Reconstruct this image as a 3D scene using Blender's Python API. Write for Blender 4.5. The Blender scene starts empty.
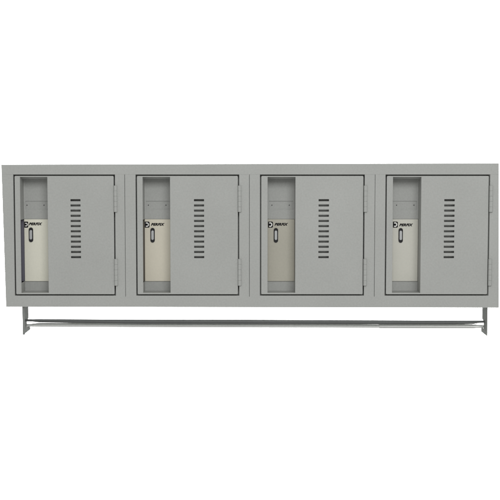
import bpy, bmesh, math, random
from mathutils import Vector
random.seed(4)
S = bpy.context.scene
C = S.collection

# ------------------------------------------------------------------ camera
CAM = Vector((0.0, -3.0, 1.90)); F = 1150.0; TILT = math.atan(0.072)
_f = Vector((0, math.cos(TILT), -math.sin(TILT))); _u = Vector((0, math.sin(TILT), math.cos(TILT)))
def U(px, py, d=0.0):
    """measured position on the vertical plane y = d"""
    r = _f + Vector(((px-250)/F, 0, 0)) - _u*((py-250)/F)
    return CAM + r*((d-CAM.y)/r.y)
def X(px, d=0.0, py=235.0): return U(px, py, d).x
def Z(py, d=0.0): return U(250, py, d).z
PX = X(251)-X(250)
cd = bpy.data.cameras.new('camera'); cam = bpy.data.objects.new('camera', cd); C.objects.link(cam)
cam.location = CAM; cam.rotation_euler = (math.pi/2-TILT, 0, 0)
cd.sensor_width = 36; cd.lens = 36*F/500; cd.clip_start = .05; cd.clip_end = 200
S.camera = cam

# ------------------------------------------------------------------ materials
def mat(name, col, rough=.5, metal=0.0, speck=0.0, bump=0.0, spec=.5, blotch=0.0, coat=0.0):
    m = bpy.data.materials.new(name); m.use_nodes = True
    nt = m.node_tree; b = nt.nodes['Principled BSDF']
    b.inputs['Base Color'].default_value = (*col, 1); b.inputs['Roughness'].default_value = rough
    b.inputs['Metallic'].default_value = metal; b.inputs['Specular IOR Level'].default_value = spec
    b.inputs['Coat Weight'].default_value = coat
    tc = nt.nodes.new('ShaderNodeTexCoord')
    def noise(scale, det=2.0):
        n = nt.nodes.new('ShaderNodeTexNoise'); n.inputs['Scale'].default_value = scale
        n.inputs['Detail'].default_value = det; nt.links.new(tc.outputs['Object'], n.inputs['Vector']); return n
    if speck or blotch:
        n1 = noise(230, 3); n2 = noise(7, 4)
        def rng(n, amt):
            r = nt.nodes.new('ShaderNodeMapRange'); r.inputs['From Min'].default_value = .25; r.inputs['From Max'].default_value = .75
            r.inputs['To Min'].default_value = 1-amt; r.inputs['To Max'].default_value = 1+amt
            nt.links.new(n.outputs['Fac'], r.inputs['Value']); return r
        a = rng(n1, speck); c = rng(n2, blotch)
        mu = nt.nodes.new('ShaderNodeMath'); mu.operation = 'MULTIPLY'
        nt.links.new(a.outputs[0], mu.inputs[0]); nt.links.new(c.outputs[0], mu.inputs[1])
        vm = nt.nodes.new('ShaderNodeVectorMath'); vm.operation = 'SCALE'; vm.inputs[0].default_value = col
        nt.links.new(mu.outputs[0], vm.inputs['Scale']); nt.links.new(vm.outputs[0], b.inputs['Base Color'])
    if bump:
        n3 = noise(420, 2); bp = nt.nodes.new('ShaderNodeBump'); bp.inputs['Strength'].default_value = bump
        bp.inputs['Distance'].default_value = .0006
        nt.links.new(n3.outputs['Fac'], bp.inputs['Height']); nt.links.new(bp.outputs[0], b.inputs['Normal'])
    return m
PAINT = mat('grey_powder_coat', (.357, .3645, .349), .55, speck=.055, bump=.25, blotch=.035, spec=.25)
PANM = PAINT
DARKIN = [mat('latch_shade_dark', (.13, .127, .155), .6)] + [mat('latch_shade_brown', (.14, .125, .10), .6)]*3  # shade inside the latch slots, put into the colour
PLATES = [mat('cream_plate', (.70, .69, .59), .42, speck=.03, blotch=.03, spec=.4),
          mat('tan_cream_plate', (.62, .585, .485), .42, speck=.03, blotch=.05, spec=.4),
          mat('taupe_plate', (.425, .41, .345), .42, speck=.04, blotch=.05, spec=.4),
          mat('pale_grey_cream_plate', (.55, .545, .485), .42, speck=.03, blotch=.05, spec=.4)]
BLACK = mat('black_ink', (.008, .008, .010), .7, spec=.1)
WHITEI = mat('white_ink', (.72, .72, .69), .5)
PULLD = mat('pull_bezel', (.025, .025, .028), .4, spec=.2)
PULLM = mat('pull_metal', (.44, .45, .45), .4, metal=.5)
SCREW = mat('screw_steel', (.05, .05, .05), .4, metal=.5)
STEELD = mat('dark_grey_steel', (.085, .09, .088), .5, metal=.25, speck=.08, blotch=.08, bump=.1)
STEELB = mat('bright_steel', (.62, .63, .61), .42, metal=.8, speck=.05, blotch=.05)
BRK = mat('bracket_paint', (.215, .223, .214), .9, speck=.06, blotch=.05, spec=0)
WHITE = mat('white_backdrop', (.92, .92, .92), .9, spec=.1)

# ------------------------------------------------------------------ mesh helpers
def link(name, bm, m, parent=None, smooth=False):
    bmesh.ops.recalc_face_normals(bm, faces=bm.faces)
    me = bpy.data.meshes.new(name); bm.to_mesh(me); bm.free()
    o = bpy.data.objects.new(name, me); C.objects.link(o); me.materials.append(m)
    if smooth: me.polygons.foreach_set('use_smooth', [True]*len(me.polygons))
    if parent: o.parent = parent; o.matrix_parent_inverse = parent_inv(parent)
    return o
def parent_inv(p):
    from mathutils import Matrix      # parts of the locker keep world-space shapes under its base Empty
    return Matrix.Translation(p.location).inverted() if p.type == 'EMPTY' else Matrix.Identity(4)
def merge(dst, src):
    me = bpy.data.meshes.new('t'); src.to_mesh(me); src.free(); dst.from_mesh(me); bpy.data.meshes.remove(me)
def bevel(bm, w, seg=2, ang=30, sel=None):
    bm.normal_update()
    es = [e for e in bm.edges if len(e.link_faces) == 2 and e.calc_face_angle(0) > math.radians(ang) and (sel is None or sel(e))]
    if es: bmesh.ops.bevel(bm, geom=es, offset=w, segments=seg, profile=.5, affect='EDGES', clamp_overlap=True)
def box(bm, x0, x1, y0, y1, z0, z1, bev=0.0, seg=2):
    t = bmesh.new()
    vs = [t.verts.new((x, y, z)) for x in (x0, x1) for y in (y0, y1) for z in (z0, z1)]
    for f in ((0,1,3,2),(4,6,7,5),(0,4,5,1),(2,3,7,6),(0,2,6,4),(1,5,7,3)): t.faces.new([vs[i] for i in f])
    bmesh.ops.recalc_face_normals(t, faces=t.faces)
    if bev: bevel(t, bev, seg)
    merge(bm, t)
def prism(bm, pts, y0, y1, bev=0.0, seg=2):          # pts in (x, z), extruded in depth
    t = bmesh.new()
    a = [t.verts.new((x, y0, z)) for x, z in pts]; b = [t.verts.new((x, y1, z)) for x, z in pts]
    t.faces.new(a); t.faces.new(b[::-1]); n = len(a)
    for i in range(n): t.faces.new((a[i], a[(i+1) % n], b[(i+1) % n], b[i]))
    bmesh.ops.recalc_face_normals(t, faces=t.faces)
    if bev: bevel(t, bev, seg)
    merge(bm, t)
def side_prism(bm, pts, x0, x1, bev=0.0):            # pts in (y, z), extruded in width
    t = bmesh.new()
    a = [t.verts.new((x0, y, z)) for y, z in pts]; b = [t.verts.new((x1, y, z)) for y, z in pts]
    t.faces.new(a); t.faces.new(b[::-1]); n = len(a)
    for i in range(n): t.faces.new((a[i], a[(i+1) % n], b[(i+1) % n], b[i]))
    bmesh.ops.recalc_face_normals(t, faces=t.faces)
    if bev: bevel(t, bev, 2)
    merge(bm, t)
def holed(bm, xs, zs, holes, y0, th, fix=None, bev=.0006, corner=0.0):
    xs = sorted(set(xs) | {h[0] for h in holes} | {h[1] for h in holes})
    zs = sorted(set(zs) | {h[2] for h in holes} | {h[3] for h in holes})
    t = bmesh.new(); V = {}
    def v(i, k):
        if (i, k) not in V:
            V[(i, k)] = t.verts.new((xs[i], y0, zs[k]))
        return V[(i, k)]
    for i in range(len(xs)-1):
        for k in range(len(zs)-1):
            cx, cz = (xs[i]+xs[i+1])/2, (zs[k]+zs[k+1])/2
            if any(h[0] < cx < h[1] and h[2] < cz < h[3] for h in holes): continue
            t.faces.new((v(i,k), v(i+1,k), v(i+1,k+1), v(i,k+1)))
    if fix:
        for w in t.verts: fix(w)
    r = bmesh.ops.extrude_face_region(t, geom=list(t.faces))
    for w in [g for g in r['geom'] if isinstance(g, bmesh.types.BMVert)]:
        w.co.y += th
        if fix and abs(w.co.x) > .62: w.co.x -= math.copysign(.004, w.co.x)
    bmesh.ops.recalc_face_normals(t, faces=t.faces)
    if corner:
        ex = (min(xs), max(xs)); ez = (min(zs), max(zs))
        ce = [e for e in t.edges if abs(e.verts[0].co.x-e.verts[1].co.x) < 1e-7 and abs(e.verts[0].co.z-e.verts[1].co.z) < 1e-7
              and min(abs(e.verts[0].co.x-q) for q in ex) < 1e-6 and min(abs(e.verts[0].co.z-q) for q in ez) < 1e-6]
        bmesh.ops.bevel(t, geom=ce, offset=corner, segments=4, profile=.5, affect='EDGES')
        t.normal_update()
    bevel(t, bev, 2, 50)
    merge(bm, t)
def tube(bm, p0, p1, r0, r1=None, n=28, stations=None):
    """closed cylinder along x-ish axis; stations = [(t, radius_y, radius_z)]"""
    st = stations or [(0, r0, r0), (1, r1 or r0, r1 or r0)]
    p0 = Vector(p0); p1 = Vector(p1); rings = []
    ax = (p1-p0).normalized(); a = Vector((0, 1, 0)) if abs(ax.y) < .9 else Vector((1, 0, 0))
    e1 = (a - ax*a.dot(ax)).normalized(); e2 = ax.cross(e1)
    for t, ra, rb in st:
        c = p0.lerp(p1, t)
        rings.append([bm.verts.new(c + e1*ra*math.cos(2*math.pi*k/n) + e2*rb*math.sin(2*math.pi*k/n)) for k in range(n)])
    for A, B in zip(rings, rings[1:]):
        for k in range(n): bm.faces.new((A[k], A[(k+1) % n], B[(k+1) % n], B[k]))
    bm.faces.new(rings[0]); bm.faces.new(rings[-1][::-1])
def stadium(cx, cz, w, h, n=10):
    r = w/2; pts = []
    for k in range(n+1): a = math.pi*k/n; pts.append((cx+r*math.cos(a), cz+h/2-r+r*math.sin(a)))
    for k in range(n+1): a = math.pi+math.pi*k/n; pts.append((cx+r*math.cos(a), cz-h/2+r+r*math.sin(a)))
    return pts
def flatsmooth(o, ang=35):
    me = o.data; me.polygons.foreach_set('use_smooth', [True]*len(me.polygons))
    me.set_sharp_from_angle(angle=math.radians(ang))

# ------------------------------------------------------------------ the locker
TL, TR, BR, BL = U(1.2,164.6), U(499.0,163.3), U(499.0,307.7), U(6.0,306.8)
root = bpy.data.objects.new('wall_locker', None); C.objects.link(root)
root.location = (0, .2, (BL.z+BR.z)/2)
root['label'] = 'grey steel four-door wall locker with cream lock plates and coat rods hung below'
root['category'] = 'locker'
DEP = .38
def xleft(z): t = (z-BL.z)/(TL.z-BL.z); return BL.x+(TL.x-BL.x)*t
def xright(z): t = (z-BR.z)/(TR.z-BR.z); return BR.x+(TR.x-BR.x)*t
def ztop(x): t = (x-TL.x)/(TR.x-TL.x); return TL.z+(TR.z-TL.z)*t
def zbot(x): t = (x-BL.x)/(BR.x-BL.x); return BL.z+(BR.z-BL.z)*t
# door gap centre lines (left, right), recess (left, right), slots (left,right), plate tint
GAP = [(14.65,114.75), (136.6,238.55), (260.6,363.7), (385.75,488.75)]
REC = [(20.6,47.9), (142.9,170.2), (267.6,295.3), (392.6,420.8)]
SLT = [(70.8,80.7), (194.1,204.1), (318.5,328.8), (444.0,454.3)]
HNG = [1.05, 1.05, 1.5, 1.6]
SEAM = [125.1, 249.4, 374.7]
gw = .66*PX
zt, zb = Z(175.2), Z(295.0)
# face frame: stiles and bottom rail in one sheet, with slits where neighbouring boxes meet
bm = bmesh.new()
x0, x1 = BL.x, BR.x
holes = [(X(a)-gw, X(b)+gw, zb-gw, zt+gw+.01) for a, b in GAP]
holes += [(X(s)-.00045, X(s)+.00045, Z(296.7), zt+.02) for s in SEAM]
zr = Z(174.35)
holes = [(a, b, c, min(d, zr)) for a, b, c, d in holes]
def fix(w):
    if abs(w.co.x-x0) < 1e-7:
        if abs(w.co.z-BL.z) < 1e-7: w.co.z = zbot(w.co.x)
        w.co.x = xleft(w.co.z)
    elif abs(w.co.x-x1) < 1e-7:
        if abs(w.co.z-BL.z) < 1e-7: w.co.z = zbot(w.co.x)
        w.co.x = xright(w.co.z)
    elif abs(w.co.z-BL.z) < 1e-7: w.co.z = zbot(w.co.x)
holed(bm, [x0, x1], [BL.z, zr], holes, 0.0, .022, fix, bev=.0005)
prism(bm, [(xleft(zr), zr-.0006), (xright(zr), zr-.0006), (TR.x, TR.z), (TL.x, TL.z)], -.0004, .0222, .0009, 2)
frame = link('face_frame', bm, PAINT, root)
# box: shell, partitions, stop strips
bm = bmesh.new(); th = .0012
yb = DEP
i0 = max(TL.x, BL.x)+.002; i1 = min(TR.x, BR.x)-.002
ztp = min(TL.z, TR.z)-.003; zbp = max(BL.z, BR.z)+.003
box(bm, i0, i1, .0225, yb, ztp-th, ztp)
box(bm, i0, i1, .0225, yb, zbp, zbp+th)
box(bm, i0, i0+th, .0225, yb, zbp+th, ztp-th)
box(bm, i1-th, i1, .0225, yb, zbp+th, ztp-th)
box(bm, i0+th, i1-th, yb-th, yb, zbp+th, ztp-th)
for s in SEAM:
    for q in (-1, 1):
        box(bm, X(s)+q*.003-.0006, X(s)+q*.003+.0006, .0225, yb-th, zbp+th, ztp-th)
body = link('cabinet_body', bm, PAINT, root)
# door stops behind the gaps
bm = bmesh.new()
for a, b in GAP:
    L, R = X(a)-gw, X(b)+gw; T, B = zt+gw, zb-gw; w = .011; yy = (.0226, .0246)
    box(bm, L-.004, L+w*.6, *yy, B-.004, T+.004); box(bm, R-w, R+.004, *yy, B-.004, T+.004)
    box(bm, L+w*.6+.0002, R-w-.0002, *yy, T-w, T+.004); box(bm, L+w*.6+.0002, R-w-.0002, *yy, B-.004, B+w*.5)
link('door_stop', bm, PAINT, root)

FD = .0006        # door face sits this far behind the frame
PD = .050         # depth of the latch pocket
plate_names = ['palest cream lock plate', 'tan cream lock plate', 'darkest taupe lock plate', 'pale grey-cream lock plate']
# proportions inside a pocket: logo centre x, text (left,right), pull centre x
LOGO = [26.3, 147.2, 270.5, 395.4]; LW = [4.0, 4.8, 5.0, 5.0]
TXT = [(28.8,42.4,223.9), (150.9,164.7,224.4), (274.5,288.2,224.3), (399.2,413.1,224.9)]
PUL = [(31.0,234.8), (152.6,235.2), (275.9,235.3), (400.7,235.4)]
SCR = [(26.9,43.9), (148.4,165.9), (271.9,289.3), (396.6,414.0)]
for i in range(4):
    L, R = X(GAP[i][0])+gw, X(GAP[i][1])-gw; T, B = zt-gw, zb+gw
    rl, rr = X(REC[i][0]), X(REC[i][1]); rt, rb = Z(177.0), Z(292.9)
    sl, sr = X(SLT[i][0]), X(SLT[i][1])
    bm = bmesh.new(); holes = [(rl, rr, rb, rt)]
    for k in range(12):
        zc = Z(200.25+k*5.172); holes.append((sl, sr, zc-1.02*PX, zc+1.02*PX))
    holed(bm, [L, R], [B, T], holes, FD, .0016, bev=.0007, corner=.0028)
    fy = (FD+.0016, .019)       # return flanges
    box(bm, L+.0006, L+.0018, *fy, B+.003, T-.003); box(bm, R-.0018, R-.0006, *fy, B+.003, T-.003)
    box(bm, L+.003, R-.003, *fy, B+.0006, B+.0018); box(bm, L+.003, R-.003, *fy, T-.0018, T-.0006)
    door = link('door', bm, PAINT, root)
    bm = bmesh.new(); box(bm, sl-.010, sr+.010, .020, .021, Z(262), Z(195.5), .0003)  # unseen plate added behind the slots, catches light so they read grey
    link('added_slot_backing', bm, PAINT, door)
    # pocket
    w = .001; bm = bmesh.new(); pt, pb = Z(219.1, PD), Z(281.2, PD)
    y0 = FD+.0017
    for za, zz in ((rb, pb), (pt, rt)): box(bm, rl-w, rl-.0001, y0, PD+.004, za, zz)
    box(bm, rr+.0001, rr+w, y0, PD+.004, rb, rt)
    box(bm, rl-w, rr+w, y0, PD+.004, rt+.0001, rt+w); box(bm, rl-w, rr+w, y0, PD+.004, rb-w, rb-.0001)
    # pressed back wall: profile in depth and height
    z1, z2, z3 = Z(201.0, PD), Z(208.6, PD), Z(210.0, PD)
    side_prism(bm, [(PD-.001, rt), (PD-.001, z1), (PD+.0012, z1-.0003), (PD+.0012, z2), (PD-.0012, z3), (PD-.0012, pt+.0002), (PD+.004, pt+.0002), (PD+.004, rt)], rl, rr)
    side_prism(bm, [(PD, pb-.0002), (PD, rb+.001), (PD-.0025, rb), (PD+.004, rb), (PD+.004, pb-.0002)], rl, rr)
    for za, zz in ((pt+.0004, rt),):
        for xe, sg in ((rl, 1), (rr, -1)):       # rolled inner corners
            rad = .004; yy = PD-.0013; t = bmesh.new(); n = 8; A = []; Bq = []
            for k in range(n+1):
                a = math.pi/2*k/n; x_ = xe+sg*(rad-rad*math.cos(a)); y_ = yy-rad+rad*math.sin(a)
                A.append(t.verts.new((x_, y_, za))); Bq.append(t.verts.new((x_, y_, zz)))
            for k in range(n): t.faces.new((A[k], A[k+1], Bq[k+1], Bq[k]))
            ca = t.verts.new((xe-sg*.0004, PD+.0008, za)); cb = t.verts.new((xe-sg*.0004, PD+.0008, zz))
            t.faces.new(A+[ca]); t.faces.new(Bq[::-1]+[cb])
            t.faces.new((A[0], ca, cb, Bq[0])); t.faces.new((A[-1], Bq[-1], cb, ca))
            merge(bm, t)
    pan = link('latch_pocket', bm, PANM, door); flatsmooth(pan, 25)
    # latch opening in the pocket's left wall, shade painted into its colour
    bm = bmesh.new()
    box(bm, rl-.0085, rl-.0075, .012, PD+.006, pb, pt); box(bm, rl-.0075, rl-.0002, PD+.002, PD+.003, pb, pt)
    box(bm, rl-.0075, rl-.0002, .008, .009, pb, pt)
    link('latch_slot', bm, DARKIN[i], door)
    # lock plate
    bm = bmesh.new(); box(bm, rl+.0004, rr-.0004, PD-.003, PD+.003, pb+.0003, pt-.0003, .0006)
    pl = link('lock_plate', bm, PLATES[i], door); pl['label'] = plate_names[i]
    py = PD-.003
    # emblem: black square with a light open ring and a dot
    cx = X(LOGO[i], py, 224.5); cz = Z(224.6, py); hw = LW[i]*PX/2; hh = 3.05*PX
    bm = bmesh.new(); prism(bm, [(cx+sx*hw*q, cz+sz*hh*p) for sx, sz, q, p in ((-1,-1,1,1),(1,-1,.7,1),(1,-1,1,.75),(1,1,1,.75),(1,1,.7,1),(-1,1,1,1))], py-.0004, py-.0001)
    link('emblem', bm, BLACK, door)
    bm = bmesh.new(); ro, ri = .86, .42; n = 16; a0 = -130; a1 = 130; pts = []
    for k in range(n+1):
        a = math.radians(a0+(a1-a0)*k/n); pts.append((cx-.12*hw+hw*ro*math.cos(a), cz+hw*ro*1.12*math.sin(a)))
    for k in range(n, -1, -1):
        a = math.radians(a0+(a1-a0)*k/n); pts.append((cx-.12*hw+hw*ri*math.cos(a), cz+hw*ri*1.12*math.sin(a)))
    t = bmesh.new(); m_ = n+1
    vs = [t.verts.new((x, py-.0007, z)) for x, z in pts]
    for k in range(n): t.faces.new((vs[k], vs[k+1], vs[2*m_-2-k], vs[2*m_-1-k]))
    r = bmesh.ops.extrude_face_region(t, geom=list(t.faces))
    for v_ in [g for g in r['geom'] if isinstance(g, bmesh.types.BMVert)]: v_.co.y += .00025
    merge(bm, t); link('emblem_ring', bm, WHITEI, door)
    # lettering
    cu = bpy.data.curves.new('lettering', 'FONT'); cu.body = 'PERFIX'; cu.shear = .35; cu.size = 1; cu.extrude = .02; cu.offset = .065; cu.space_character = 1.14
    to = bpy.data.objects.new('tmp', cu); C.objects.link(to); bpy.context.view_layer.update()
    me = bpy.data.meshes.new_from_object(to.evaluated_get(bpy.context.evaluated_depsgraph_get())); bpy.data.objects.remove(to)
    xs = [v.co.x for v in me.vertices]; ys = [v.co.y for v in me.vertices]
    tx0, tx1, tyc = TXT[i]; ax0, ax1 = X(tx0, py, 224), X(tx1, py, 224); hz = 2.75*PX; zc = Z(tyc, py)
    for v in me.vertices:
        u_ = (v.co.x-min(xs))/(max(xs)-min(xs)); w_ = (v.co.y-min(ys))/(max(ys)-min(ys))
        v.co = (ax0+(ax1-ax0)*u_, py-.0003-v.co.z*.01, zc+(w_-.5)*hz)
    me.materials.append(BLACK); lo = bpy.data.objects.new('lettering', me); C.objects.link(lo); lo.parent = door; lo.matrix_parent_inverse = parent_inv(door)
    # finger pull: dark oval bezel with a slim metal slider
    px_, pz_ = PUL[i]; cx = X(px_, py, 235); cz = Z(pz_, py)
    bm = bmesh.new(); outer = stadium(cx, cz, 4.5*PX, 15*PX); inner = stadium(cx, cz, 3.7*PX, 13.4*PX); n = len(outer)
    A = [bm.verts.new((x, py, z)) for x, z in outer]; Bv = [bm.verts.new((x, py-.0022, z)) for x, z in stadium(cx, cz, 4.15*PX, 14.7*PX)]
    D_ = [bm.verts.new((x, py-.0022, z)) for x, z in inner]; E_ = [bm.verts.new((x, py-.0002, z)) for x, z in inner]
    for P, Q in ((A, Bv), (Bv, D_), (D_, E_)):
        for k in range(n): bm.faces.new((P[k], P[(k+1) % n], Q[(k+1) % n], Q[k]))
    bm.faces.new(E_)
    link('finger_pull', bm, PULLD, door)
    bm = bmesh.new(); prism(bm, stadium(cx-.05*PX, cz, 2.8*PX, 9.8*PX, 6), py-.0034, py-.0003, .0009, 2)
    link('slider', bm, PULLM, door)
    # screws
    for sx in SCR[i]:
        bm = bmesh.new(); c = Vector((X(sx, PD, 205), PD+.0012, Z(205.2, PD)))
        tube(bm, c, c+Vector((0, -.0012, 0)), .0015, .0011, 14); link('screw', bm, SCREW, door)
    # hinges
    for ya, yb_ in ((185.5, 211.9), (258.9, 285.5)):
        hx = X(GAP[i][1]+HNG[i]); za, zz = Z(yb_), Z(ya); bm = bmesh.new(); seg = (zz-za)/5
        for k in range(5):
            t = bmesh.new(); tube(t, (hx, -.0012, za+k*seg+.0001), (hx, -.0012, za+(k+1)*seg-.0001), .0045, .0045, 24)
            bevel(t, .0003, 1, 50); merge(bm, t)
        tube(bm, (hx, -.0012, za+.001), (hx, -.0012, zz-.001), .0042, .0042, 16)
        box(bm, hx-.0045, hx+.0054, -.0008, .0002, za+.0004, zz-.0004, .0003)
        h = link('hinge', bm, PAINT, door); flatsmooth(h)

# ------------------------------------------------------------------ brackets and rods
ZU = zbp     # underside
def bracket(front_px, s, inner_pts, flange):
    bm = bmesh.new(); d0 = .012
    t_ = .0022
    xf = X(front_px, d0, 320)
    pts = [(d0, ZU), (d0, inner_pts['zb'])] + inner_pts['rear']
    side_prism(bm, pts, xf, xf+s*t_, .0004)
    if flange:
        fa = sorted((xf-s*.0002-s*.0, xf+s*flange))
        fa = (xf - (.0 if s > 0 else flange), xf + (flange if s > 0 else 0))
        prism(bm, [(fa[0]-.0004, ZU), (fa[1], ZU), (fa[1]+.0006, inner_pts['zb']+.002), (fa[1]-.0022, inner_pts['zb']-.0012), (fa[0]+.001, inner_pts['zb']+.0006)], d0-.0022, d0-.0002, .0005)
    return link('bracket', bm, BRK, root)
zb_ = Z(335.0, .012)
def rear(top, hook, notch, zl, zf):
    return [(hook, zl), (hook, Z(zf, .07)), (notch, Z(zf, .07)), (notch, Z(321.6, .07)), (notch+.004, Z(320.2, .07)), (top, Z(318.6, .07)), (top, ZU)]
bracket(22.5, 1, dict(zb=zb_+.001, rear=rear(.083, .106, .060, zb_+.0015, 326.9)), .0062)
bracket(487.6, -1, dict(zb=zb_-.002, rear=rear(.072, .083, .052, zb_-.001, 327.8)), 0)
xl = X(22.5, .012, 320)+.0022; xr = X(487.6, .012, 320)-.0022
# dark upper bar, flattened where it meets the brackets
bm = bmesh.new()
d = .040
p0 = Vector((xl, d, 0)); p1 = Vector((xr, d, 0)); r_ = 1.7*PX
def swept(bm, ks, d, ry, n=32):                      # ks: (x px, centre y px, half height px)
    rings = []
    for px, yc, h in ks:
        x = X(px, d, 323); z = Z(yc, d)
        rings.append([bm.verts.new((x, d+ry*PX*math.cos(2*math.pi*k/n), z+h*PX*math.sin(2*math.pi*k/n))) for k in range(n)])
    for A, B in zip(rings, rings[1:]):
        for k in range(n): bm.faces.new((A[k], A[(k+1) % n], B[(k+1) % n], B[k]))
    bm.faces.new(rings[0]); bm.faces.new(rings[-1][::-1])
swept(bm, [(24.6, 320.3, 1.1), (30, 320.35, 1.15), (34, 320.5, 1.3), (40, 320.85, 1.75), (60, 321.0, 1.85), (140, 321.8, 2.15), (250, 321.9, 2.2), (380, 322.3, 2.05), (450, 322.4, 1.9), (473, 322.3, 1.75), (479, 321.7, 1.2), (485.6, 321.6, 1.15)], d, 1.7)
o = link('hanging_bar', bm, STEELD, root); flatsmooth(o, 50)
# bright telescoping coat rod
d = .058
bm = bmesh.new()
swept(bm, [(26.0, 325.3, 1.35), (31, 325.25, 1.45), (36, 325.0, 1.8), (42, 324.8, 2.05), (120, 325.2, 2.0), (250, 325.7, 1.9), (340, 325.9, 1.8), (383, 326.1, 1.75)], d, 1.8)
o = link('coat_rod', bm, STEELB, root); flatsmooth(o, 50)
bm = bmesh.new()
swept(bm, [(379, 326.1, 2.0), (379.3, 326.1, 2.25), (440, 326.25, 2.3), (472, 326.3, 2.2), (478, 326.4, 1.6), (484.6, 326.4, 1.5)], d, 2.2)
o2 = link('sleeve', bm, STEELB, o); flatsmooth(o2, 50)

# ------------------------------------------------------------------ studio backdrop
bm = bmesh.new(); box(bm, -6, 6, 3.2, 3.25, -2, 6)
bd = link('backdrop', bm, WHITE); bd['kind'] = 'structure'

# ------------------------------------------------------------------ light
wd = bpy.data.worlds.new('World'); S.world = wd; wd.use_nodes = True
wd.node_tree.nodes['Background'].inputs[0].default_value = (1, 1, .985, 1)
wd.node_tree.nodes['Background'].inputs[1].default_value = .60
def area(name, loc, target, sx, sy, power, col=(1, 1, 1)):
    l = bpy.data.lights.new(name, 'AREA'); l.shape = 'RECTANGLE'; l.size = sx; l.size_y = sy; l.energy = power; l.color = col
    o = bpy.data.objects.new(name, l); C.objects.link(o); o.location = loc
    o.rotation_euler = (Vector(target)-Vector(loc)).to_track_quat('-Z', 'Y').to_euler(); return o
area('softbox', (.6, -3.5, 3.45), (0.05, 0, 1.7), 2.2, 1.3, 74)
area('backdrop_light_right', (2.6, 1.2, 1.9), (2.2, 3.2, 1.9), 1.2, 2.6, 330)
area('backdrop_light_left', (-2.6, 1.2, 1.9), (-2.2, 3.2, 1.9), 1.2, 2.6, 330)
vs = S.view_settings; vs.view_transform = 'Standard'; vs.look = 'None'; vs.exposure = 0; vs.gamma = 1
S.render.engine = 'CYCLES'; S.render.resolution_x = 1024; S.render.resolution_y = 1024
